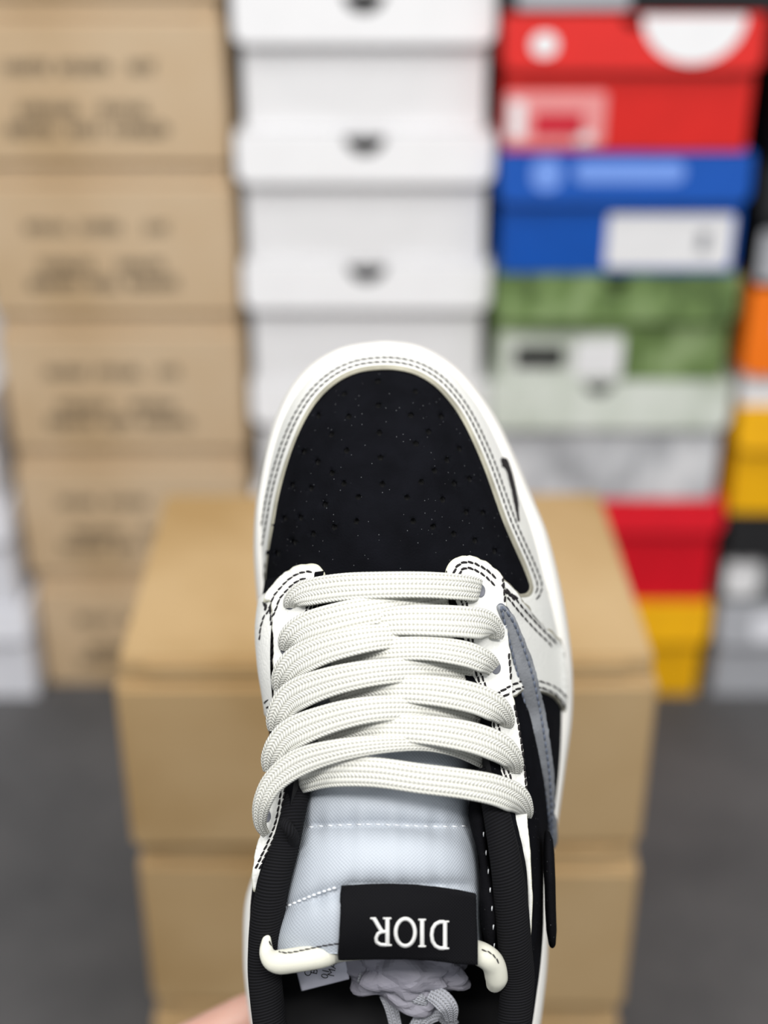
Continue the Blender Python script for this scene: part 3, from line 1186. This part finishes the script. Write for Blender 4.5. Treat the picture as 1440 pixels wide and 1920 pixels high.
# bar-tack knots where the panels meet
for (x, y, a, pr) in ((957, 1117, 40, eye_r), (962, 1122, 60, eye_r), (953, 1112, 20, eye_r), (967, 1121, 30, eye_r), (499, 1140, 100, eye_l), (508, 1143, 90, eye_l), (497, 1134, 60, eye_l)):
    c, s = math.cos(R(a)), math.sin(R(a))
    stitch([(x - 7 * c, y - 7 * s), (x, y), (x + 7 * c, y + 7 * s)], pr, dash=12, wd=6, up=0.0006)
st = [bv_sw]
swl = [Vector(p) for p in catmull(SW_L, 80)]
swr = [Vector(p) for p in catmull(SW_R[:-1], 80)]
stitch([tuple(p) for p in offset_line(swl, -9)], swoosh, 'thread_grey', trees=st, smooth=False)
stitch([tuple(p) for p in offset_line(swr, -6)], swoosh, 'thread_grey', trees=st, smooth=False)

# --- tongue: padded nylon, three quilted channels, bound rim
TG = [  # sy, left, right, centre distance
    (1150, 600, 830, .4395), (1240, 588, 862, .4330), (1330, 578, 884, .4260), (1420, 568, 890, .4180), (1490, 558, 888, .4105), (1545, 551, 890, .4055), (1600, 541, 897, .4005),
    (1660, 530, 902, .3975), (1710, 518, 904, .3965), (1750, 506, 905, .3970), (1785, 499, 912, .3985)]


def quilt(sx, sy):
    """distance removed (towards the top) by the padding"""
    f = (sx - 500) / 400
    l2 = 1547 + 2 * math.sin(f * 9)
    l3 = 1712 - 52 * min(1.0, max(0, f) / 0.42)
    g = 0
    for ln, wd in ((l2, 26), (l3, 24)):
        g += (0.0046 + 0.0010 * math.sin(sx * 0.16) * math.sin(sx * 0.043 + 1)) * math.exp(-abs(sy - ln) / wd * 1.6)
    return 0.0042 - g


rows = []
ctrl = catmull([(a, b, c) for a, b, c, d in TG], 90)
cd = catmull([(d, 0) for a, b, c, d in TG], 90)
for i in range(90):
    sy, l, r = ctrl[i]
    d0 = cd[i].x
    row = []
    for k in range(49):
        f = k / 48
        u = 2 * f - 1
        x = l + (r - l) * f
        crown = 0.012 * abs(u) ** 2.2 + 0.006 * abs(u) ** 12
        sag = 0.0 * f
        yy = sy + (10 * f - 0) * max(0, (sy - 1560) / 220)
        q = quilt(x, yy) * (1 - abs(u) ** 10) * (1 - 0.0)
        row.append(Q(x, yy, d0 + crown - q))
    rows.append(row)
# back side
full = []
for i, row in enumerate(rows):
    back = []
    for k in range(48, -1, -1):
        p = row[k]
        dirv = (p - EYE).normalized()
        back.append(p + dirv * (0.0075 if 2 < k < 46 else 0.005))
    full.append(row + back)
tongue = loft('tongue', full, 'nylon_white', shoe, closed_v=True)
bv_t = bvh_of(tongue)
dtong = lambda x, y: hit(x, y, [bv_t])
# cap under the rim
bm = bmesh.new()
bm.from_mesh(tongue.data)
bm.verts.ensure_lookup_table()
for s in (0, 89):
    for k in range(48):
        vs_ = [bm.verts[s * 98 + k], bm.verts[s * 98 + k + 1], bm.verts[s * 98 + 96 - k], bm.verts[s * 98 + 97 - k]]
        try:
            bm.faces.new(vs_)
        except ValueError:
            pass
bm.to_mesh(tongue.data)
bm.free()
# rim binding
RIM = [(506, 1738, .406), (500, 1762, .4045), (501, 1788, .4030), (518, 1803, .4005), (560, 1799, .3985), (605, 1791, .3990), (640, 1780, .4030), (735, 1774, .4040), (820, 1776, .4040), (880, 1783, .4030), (908, 1792, .4025),
       (925, 1808, .4045), (931, 1832, .407), (926, 1848, .410)]
rp = [Q(*p) for p in catmull(RIM, 90)]
rr = [0.0004 + 0.0032 * min(1, i / 22) if i < 80 else 0.0036 - 0.0012 * max(0, (i - 82) / 7) for i in range(90)]
rim = tube('rim_binding', rp, rr, 'binding_cream', tongue, 16)
rim['label'] = 'cream woven binding along the tongue rim'
bv_rim = bvh_of(rim)
stitch([(504, 1765), (511, 1775), (525, 1785), (545, 1786), (580, 1779), (610, 1773), (638, 1769)], tongue, trees=[bv_t, bv_rim], dash=10, gap=1, wd=2.6)
stitch([(903, 1781), (918, 1786), (930, 1797), (938, 1812)], tongue, trees=[bv_t, bv_rim], dash=10, gap=1, wd=2.6)
stitch([(578, 1551), (620, 1548), (700, 1546), (780, 1549), (850, 1550), (888, 1548)], tongue, 'thread_white', trees=[bv_t], dash=10, gap=8, wd=3, up=0.0005)
stitch([(520, 1707), (560, 1690), (600, 1674), (638, 1662)], tongue, 'thread_white', trees=[bv_t], dash=8, gap=2, wd=5, up=0.0008)
# dark foam edge on the tongue's right side
ed = [Q(*p) for p in catmull([(893, 1500, .416), (897, 1550, .413), (907, 1610, .410), (914, 1680, .409), (918, 1750, .409), (922, 1800, .411)], 40)]
fo = tube('tongue_edge', ed, [0.0020 + 0.0006 * math.sin(i * 0.3) for i in range(40)], 'suede_black', tongue, 10, flat=2.0)
fo['label'] = 'black foam edge of the tongue'
bv_fo = bvh_of(fo)
stitch([(906, 1560), (914, 1620), (921, 1690), (925, 1740), (927, 1790)], tongue, 'thread_white', trees=[bv_fo, bv_t], dash=9, gap=26, wd=2.2)
# fabric gusset between tongue and eyestays
for side in (-1, 1):
    gp = [(566, 1240, .437), (556, 1340, .430), (553, 1430, .423), (546, 1500, .418), (540, 1545, .416)] if side < 0 else [(872, 1200, .441), (893, 1290, .433), (905, 1370, .427), (906, 1440, .421), (910, 1500, .418)]
    tube('gusset', [Q(x + (8 if side < 0 else -4), y, d) for x, y, d in catmull(gp, 24)], 0.0034, 'knit_black', shoe, 10)
# folded knit loop on the left of the tongue
tube('gusset_tab', [Q(*p) for p in catmull([(533, 1541, .4045), (543, 1556, .402), (551, 1572, .404), (545, 1590, .409)], 16)], 0.0017, 'knit_black', shoe, 10)

# --- woven tongue label with its lettering
LB = [(640, 1661), (685, 1657.5), (730, 1656.5), (775, 1658), (815, 1662), (855, 1668), (893, 1676), (894, 1720), (896, 1765), (896, 1809), (855, 1806), (810, 1800), (760, 1797), (710, 1797), (670, 1798), (634, 1799), (636, 1750), (638, 1705)]
d_lab = lambda x, y: min(v for v in (hit(x, y, [bv_t]), 0.3985) if v is not None)
lab = panel('woven_label', LB, 'label_black', shoe, d_lab, thick=0.0010, smooth_pts=False, grid=9, relax=14, edge=3, lift=0.0016)
lab['label'] = 'black woven label lettered DIOR'
bv_lab = bvh_of(lab)
dl = lambda x, y: hit(x, y, [bv_lab])


def ellipse(cx, cy, rx, ry, a0=0, a1=360, n=40):
    return [(cx + rx * math.cos(R(a0 + (a1 - a0) * i / n)), cy + ry * math.sin(R(a0 + (a1 - a0) * i / n))) for i in range(n + 1)]


# strokes as centre lines with widths, in upright letter units (x right, y up, cap height 1)
GLYPH = {
    'D': (0.86, [([(0.0, 0.97), (0.30, 0.97)], .07), ([(0.0, 0.03), (0.30, 0.03)], .07), ([(0.17, 0.0), (0.17, 1.0)], .15),
                 ([(0.2, 0.96), (0.40, 0.96), (0.58, 0.88), (0.70, 0.72), (0.74, 0.5), (0.70, 0.28), (0.58, 0.12), (0.40, 0.04), (0.2, 0.04)], .13)]),
    'I': (0.34, [([(0.02, 0.97), (0.32, 0.97)], .07), ([(0.02, 0.03), (0.32, 0.03)], .07), ([(0.17, 0.0), (0.17, 1.0)], .15)]),
    'O': (0.92, [(ellipse(0.46, 0.5, 0.37, 0.46), .13)]),
    'R': (0.84, [([(0.0, 0.97), (0.30, 0.97)], .07), ([(0.02, 0.03), (0.34, 0.03)], .07), ([(0.17, 0.0), (0.17, 1.0)], .15),
                 ([(0.2, 0.96), (0.44, 0.95), (0.60, 0.86), (0.62, 0.72), (0.54, 0.56), (0.40, 0.50), (0.2, 0.49)], .12), ([(0.38, 0.50), (0.52, 0.30), (0.66, 0.08), (0.72, 0.03)], .14), ([(0.62, 0.03), (0.84, 0.03)], .07)]),
}


def letter(ch, x0, x1, ytop, ybot):
    """rotated half a turn: letter's left edge at x1, its head at ybot"""
    wdt, strokes = GLYPH[ch]
    verts, faces = [], []
    kx, ky = (x1 - x0) / wdt, (ybot - ytop)
    for pts, wd in strokes:
        p2 = [Vector((x1 - px * kx, ytop + py * ky)) for px, py in pts]
        p2 = resample(p2, 2.0)
        ww = wd * ky * 0.5
        rws = []
        for i in range(len(p2)):
            a, b_ = p2[max(0, i - 1)], p2[min(len(p2) - 1, i + 1)]
            t = (b_ - a).normalized()
            s = Vector((-t.y, t.x))
            r = []
            for f, up in ((-1, 0.0), (-0.7, 0.0005), (0, 0.0007), (0.7, 0.0005), (1, 0.0)):
                c = p2[i] + s * (ww * f)
                d = dl(c.x, c.y) or dl(p2[i].x, p2[i].y) or 0.396
                r.append(Q(c.x, c.y, d - up - 0.00005))
            rws.append(r)
        b0 = len(verts)
        for r in rws:
            verts += r
        for i in range(len(rws) - 1):
            for j in range(4):
                faces.append((b0 + i * 5 + j, b0 + i * 5 + j + 1, b0 + i * 5 + 6 + j, b0 + i * 5 + 5 + j))
    o = link('letter', mesh_from(verts, faces), 'embroidery_white', lab)
    return o


letter('D', 804, 842, 1726.5, 1780)
letter('I', 783.5, 799.5, 1723, 1776)
letter('O', 737.5, 782.5, 1720.5, 1776)
letter('R', 694.5, 734.5, 1720.5, 1774)


# --- eyelets
def eyelet(sx, sy, rx=9, ry=12, parent=None):
    trees = [bv_el, bv_er]
    v, f = [], []
    for k, (s, up) in enumerate(((1.15, 0.0001), (1.05, 0.0003), (0.9, 0.0002), (0.8, 0.00005))):
        for i in range(16):
            a = i / 16 * 2 * math.pi
            x, y = sx + rx * s * math.cos(a), sy + ry * s * math.sin(a)
            d = hit(x, y, trees) or hit(sx, sy, trees) or hit(x, y, all_trees)
            if d is None:
                return
            v.append(Q(x, y, d - up))
    for q in range(3):
        f += [(q * 16 + i, q * 16 + (i + 1) % 16, q * 16 + 16 + (i + 1) % 16, q * 16 + 16 + i) for i in range(16)]
    f.append(tuple(range(48, 64)))
    me = mesh_from(v, f)
    o = link('eyelet', me, 'eyelet_grey', parent)


for (x, y) in ((543, 1131), (534, 1216), (527, 1290), (519, 1370), (512, 1450), (499, 1530)):
    eyelet(x, y, 8, 11, eye_l)
for (x, y) in ((901, 1108), (927, 1166), (930, 1252), (946, 1343), (962, 1425), (975, 1512)):
    eyelet(x, y, 8, 11, eye_r)


# --- laces: flat woven bands
def d_lace(sx, sy):
    pts = [(1060, .4305), (1110, .4270), (1250, .4145), (1400, .4035), (1500, .3985), (1600, .396)]
    y = max(pts[0][0], min(pts[-1][0], sy))
    for (a, da), (b_, db) in zip(pts, pts[1:]):
        if y <= b_:
            base = da + (db - da) * (y - a) / (b_ - a)
            break
    cx = 722 + (sy - 1100) * 0.035
    hw = 175 + (sy - 1100) * 0.13
    u = (sx - cx) / hw
    return base + 0.0095 * u * u


lace_trees = all_trees + [bv_t]


def lace(path, name='lace', mat='lace_white', thick=0.0021, parent=shoe, n=70, free=False):
    """path: (sx, sy, width on sheet, extra distance)"""
    S = catmull([tuple(p) for p in path], n) if False else None
    pp = catmull([(p[0], p[1], p[2]) for p in path], n)
    ex = catmull([(p[3], 0) for p in path], n)
    mid_ = []
    for i in range(n):
        d = (d_lace(pp[i].x, pp[i].y) if not free else 0) + ex[i].x
        if not free and ex[i].x < 0.003:
            h_ = hit(pp[i].x, pp[i].y, lace_trees)
            if h_ is not None:
                d = min(d, h_ - 0.0012)
        mid_.append(d)
    for _ in range(4):
        mid_ = [(mid_[max(0, i - 1)] + mid_[i] * 2 + mid_[min(n - 1, i + 1)]) / 4 for i in range(n)]
    rows_ = []
    NSG = 20
    for i in range(n):
        c = Vector((pp[i].x, pp[i].y))
        a = pp[max(0, i - 2)]
        b_ = pp[min(n - 1, i + 2)]
        t = Vector((b_.x - a.x, b_.y - a.y))
        t = t.normalized() if t.length > 1e-6 else Vector((1, 0))
        s = Vector((-t.y, t.x))
        d = mid_[i]
        p = Q(c.x, c.y, d)
        half = pp[i].z * 1.07 / 2 / FPX * d
        s3 = Vector((s.x, -s.y, 0))
        # band leans with the slope of the shoe
        s3 = (Q(*(c + s * 10), d_lace(*(c + s * 10))) - Q(*(c - s * 10), d_lace(*(c - s * 10)))).normalized() if not free else s3.normalized()
        u3 = (EYE - p).normalized()
        u3 = (u3 - s3 * u3.dot(s3)).normalized()
        r = []
        for k in range(NSG):
            th = k / NSG * 2 * math.pi
            cs, sn = math.cos(th), math.sin(th)
            ex_ = math.copysign(abs(cs) ** 0.55, cs)
            ez = math.copysign(abs(sn) ** 0.8, sn)
            r.append(p + s3 * (half * ex_) + u3 * (thick / 2 * ez))
        rows_.append(r)
    o = loft(name, rows_, mat, parent, closed_v=True, uvscale='unit')
    bm = bmesh.new()
    bm.from_mesh(o.data)
    bm.verts.ensure_lookup_table()
    for ring in (range(NSG), range((n - 1) * NSG, n * NSG)):
        bm.faces.new([bm.verts[k] for k in ring])
    bmesh.ops.recalc_face_normals(bm, faces=bm.faces[:])
    bm.to_mesh(o.data)
    bm.free()
    return o


#        sx   sy   width extra
LACES = [
    # top bar
    [(546, 1140, 26, .006), (549, 1127, 38, .002), (575, 1112, 48, .0), (640, 1101, 48, -.0015), (720, 1097, 46, -.002), (800, 1097, 46, -.002), (862, 1101, 46, -.001), (893, 1106, 44, .0015), (905, 1109, 34, .006)],
    # second, rising to the right and running under
    [(536, 1222, 26, .006), (545, 1200, 52, .001), (575, 1177, 56, -.001), (640, 1157, 54, -.002), (700, 1145, 50, -.001), (770, 1134, 46, .002), (840, 1122, 44, .006)],
    # third, from the right
    [(640, 1186, 30, .006), (690, 1172, 40, .0015), (740, 1164, 50, -.002), (800, 1163, 54, -.004), (870, 1166, 56, -.004), (910, 1172, 56, -.002), (929, 1184, 40, .002), (930, 1198, 24, .006)],
    [(526, 1296, 30, .006), (532, 1270, 50, .0015), (558, 1240, 58, -.001), (610, 1216, 54, -.003), (680, 1199, 48, -.004), (740, 1193, 42, -.001), (800, 1196, 40, .003), (850, 1204, 40, .007)],
    [(620, 1243, 30, .008), (680, 1228, 36, .003), (730, 1218, 40, -.001), (800, 1216, 42, -.003), (870, 1226, 46, -.003), (910, 1242, 44, -.001), (927, 1256, 30, .004)],
    [(517, 1372, 30, .006), (522, 1345, 50, .0015), (548, 1308, 58, -.001), (610, 1281, 52, -.003), (690, 1263, 46, -.004), (770, 1256, 42, -.001), (840, 1260, 38, .003), (890, 1268, 36, .008)],
    [(620, 1318, 30, .009), (680, 1300, 38, .003), (740, 1292, 46, -.001), (820, 1296, 52, -.003), (890, 1310, 54, -.003), (930, 1329, 52, -.002), (948, 1350, 38, .002), (949, 1364, 24, .007)],
    [(508, 1448, 30, .006), (513, 1420, 50, .0015), (542, 1380, 58, -.001), (610, 1350, 52, -.003), (690, 1331, 46, -.004), (770, 1328, 42, -.001), (850, 1340, 36, .003), (900, 1354, 34, .008)],
    [(600, 1398, 30, .009), (650, 1378, 36, .004), (710, 1366, 44, -.001), (800, 1369, 50, -.003), (880, 1382, 54, -.003), (935, 1402, 54, -.002), (962, 1428, 42, .001), (966, 1450, 26, .007)],
    # long loose loop hanging off the left edge
    [(500, 1566, 14, .010), (488, 1545, 24, .004), (491, 1508, 36, -.001), (513, 1466, 44, -.003), (560, 1430, 48, -.004), (630, 1408, 40, -.005), (710, 1396, 32, -.004), (790, 1394, 26, -.001), (850, 1404, 26, .003), (895, 1422, 26, .007), (915, 1436, 24, .010)],
    # lowest bar
    [(553, 1470, 38, .011), (572, 1462, 44, .005), (620, 1448, 52, -.001), (700, 1448, 52, -.004), (790, 1460, 52, -.005), (870, 1470, 52, -.005), (930, 1482, 54, -.004), (968, 1499, 54, -.001), (985, 1520, 34, .004), (986, 1534, 20, .010)],
]
for L in LACES:
    lace(L)

# --- sewn size tag and lace ends inside the shoe
tg = [(556, 1822), (600, 1812), (648, 1800), (655, 1835), (565, 1858)]
d_tag = lambda x, y: 0.424 + (y - 1800) * 0.00006
tagp = panel('size_tag', tg, 'tag_white', shoe, d_tag, thick=0.0006, smooth_pts=False, grid=14, edge=3, relax=0)
tagp['label'] = 'white sewn size tag inside the collar'


def glyph_text(txt, sx, sy, size, ang, d, parent):
    cu = bpy.data.curves.new('f', 'FONT')
    cu.body = txt
    cu.size = size
    tmp = bpy.data.objects.new('f', cu)
    C.objects.link(tmp)
    dg = bpy.context.evaluated_depsgraph_get()
    me = bpy.data.meshes.new_from_object(tmp.evaluated_get(dg))
    bpy.data.objects.remove(tmp)
    o = link('tag_print', me, 'ink_black', parent)
    o.matrix_local = Matrix.Translation(Q(sx, sy, d)) @ Matrix.Rotation(R(ang), 4, 'Z')


for txt, x, y in (('C', 582, 1832), ('B', 594, 1828), ('01', 614, 1836), ('MA', 626, 1832)):
    glyph_text(txt, x, y, 0.0032, 78, 0.4230, tagp)

lace([(672, 1830, 22, .425), (700, 1838, 22, .425), (740, 1853, 20, .424), (780, 1870, 22, .424), (803, 1880, 14, .426)], 'lace_end', 'lace_white_shaded', 0.0016, n=30, free=True)
lace([(806, 1860, 30, .424), (826, 1872, 36, .422), (842, 1892, 34, .422), (846, 1915, 20, .426)], 'lace_end', 'lace_white_shaded', 0.0016, n=30, free=True)
lace([(722, 1864, 22, .432), (734, 1890, 24, .432), (742, 1925, 22, .434)], 'lace_end', 'lace_white_shaded', 0.0014, n=20, free=True)
lace([(780, 1930, 30, .432), (800, 1905, 34, .430), (828, 1900, 30, .429), (850, 1925, 26, .432)], 'lace_end', 'lace_white_shaded', 0.0016, n=30, free=True)

# --- crumpled tissue paper stuffed under the tongue
random.seed(3)
bm = bmesh.new()
bmesh.ops.create_icosphere(bm, subdivisions=5, radius=1)
for v in bm.verts:
    n = v.co.normalized()
    q = noise.voronoi(n * 1.05 + Vector((3.1, 0.4, 1.7)))[0]
    k = noise.voronoi(n * 2.0 + Vector((0.2, 5.4, 1.1)))[0]
    r = 0.78 + 0.42 * min(0.7, q[1] - q[0]) + 0.20 * min(0.6, k[1] - k[0]) + 0.08 * noise.noise(n * 3)
    v.co = n * r
    v.co.x *= 0.0235
    v.co.y *= 0.0160
    v.co.z *= 0.011
me = bpy.data.meshes.new('m')
bm.to_mesh(me)
bm.free()
paper = link('tissue_paper', me, 'tissue_paper')
paper.matrix_world = Matrix.Translation((0, 0, EYE_H)) @ rot @ Matrix.Translation(Q(757, 1796, 0.430) + BASE) @ Matrix.Rotation(R(-8), 4, 'Z')
tag(paper, 'crumpled grey tissue paper stuffed under the sneaker tongue', 'paper')


# ================================================================== THE HAND under the heel
def capsule(bm, a, b_, r0, r1, seg=12):
    ax = b_ - a
    q = ax.to_track_quat('Z', 'Y')
    rings_ = []
    prof = [(-1, 0.02), (-0.85, 0.5), (-0.5, 0.86), (0, 1)]
    L = ax.length
    lay = [(z * r0, s * r0) for z, s in prof] + [(L + -z * r1, s * r1) for z, s in reversed(prof)]
    for z, r in lay:
        rings_.append([bm.verts.new(a + q @ Vector((r * math.cos(k / seg * 2 * math.pi), r * math.sin(k / seg * 2 * math.pi), z))) for k in range(seg)])
    for r1_, r2_ in zip(rings_, rings_[1:]):
        for k in range(seg):
            bm.faces.new((r1_[k], r1_[(k + 1) % seg], r2_[(k + 1) % seg], r2_[k]))
    bm.faces.new(list(reversed(rings_[0])))
    bm.faces.new(rings_[-1])


hb = bmesh.new()


def chain(pts, rads):
    for (a, b_), (ra, rb) in zip(zip(pts, pts[1:]), zip(rads, rads[1:])):
        capsule(hb, Vector(a), Vector(b_), ra, rb)


wrist = Q(560, 2650, 0.500)
kn = [Q(520, 2080, 0.528), Q(640, 2010, 0.530), Q(750, 2010, 0.528), Q(850, 2060, 0.524)]      # knuckle roots under the sole
for k, p in enumerate(kn):
    chain([wrist + Vector(((k - 1.5) * 0.010, 0, 0)), p], [0.016, 0.0125])
chain([kn[0], kn[3]], [0.0125, 0.0115])
tips = [[Q(560, 1900, .528), Q(605, 1790, .524), Q(630, 1720, .520)], [Q(690, 1820, .528), Q(735, 1700, .524), Q(760, 1630, .520)],
        [Q(800, 1830, .526), Q(845, 1720, .522), Q(865, 1655, .518)], [Q(890, 1920, .522), Q(930, 1835, .519), Q(945, 1780, .515)]]
for p, t in zip(kn, tips):
    chain([p] + t, [0.0105, 0.0092, 0.0083, 0.0072])
thumb = [Q(430, 2330, .505), Q(285, 2110, .514), Q(345, 1978, .520), Q(470, 1903, .523)]
chain([wrist + Vector((-0.008, 0.02, 0.004))] + thumb, [0.019, 0.017, 0.0130, 0.0115, 0.0092])
chain([thumb[0], kn[0]], [0.016, 0.0125])
elbow = Vector((-0.09, -0.47, -0.34)) - BASE
chain([wrist, wrist.lerp(elbow, 0.3), elbow], [0.024, 0.028, 0.037])
me = bpy.data.meshes.new('m')
hb.to_mesh(me)
hb.free()
hand = empty('person', shoe.location, (R(90 - PITCH), 0, 0))
hm = link('hand', me, 'skin', hand)
rm = hm.modifiers.new('skin', 'REMESH')
rm.mode = 'VOXEL'
rm.voxel_size = 0.0022
rm.use_smooth_shade = True
sm = hm.modifiers.new('soft', 'SMOOTH')
sm.factor = 0.6
sm.iterations = 10
# thumbnail
nv = []
tip, prev = thumb[3], thumb[2]
ax = (tip - prev).normalized()
out = Vector((-0.75, 0.1, -0.65))
out = (out - ax * out.dot(ax)).normalized()
sd = ax.cross(out)
rows = []
for i in range(7):
    f = i / 6
    rows.append([tip + ax * (0.009 * f - 0.002) + sd * (math.sin(a * 0.9) * 0.0066 * (1 - 0.35 * f ** 3)) + out * (math.cos(a * 0.9) * 0.0088 * (1 - 0.25 * f * f)) for a in (-1, -0.6, -0.2, 0.2, 0.6, 1)])
loft('thumbnail', rows, 'nail', hand)
sl = [wrist.lerp(elbow, f) for f in (0.45, 0.5, 0.7, 1.0)]
tube('sleeve', sl, [0.036, 0.038, 0.042, 0.048], 'sleeve_grey', hand, 24)
tag(hand, 'person reaching in from below, bare hand gripping the sneaker heel', 'person')

for o in bpy.data.objects:
    if '_h' in o.keys():
        del o['_h']
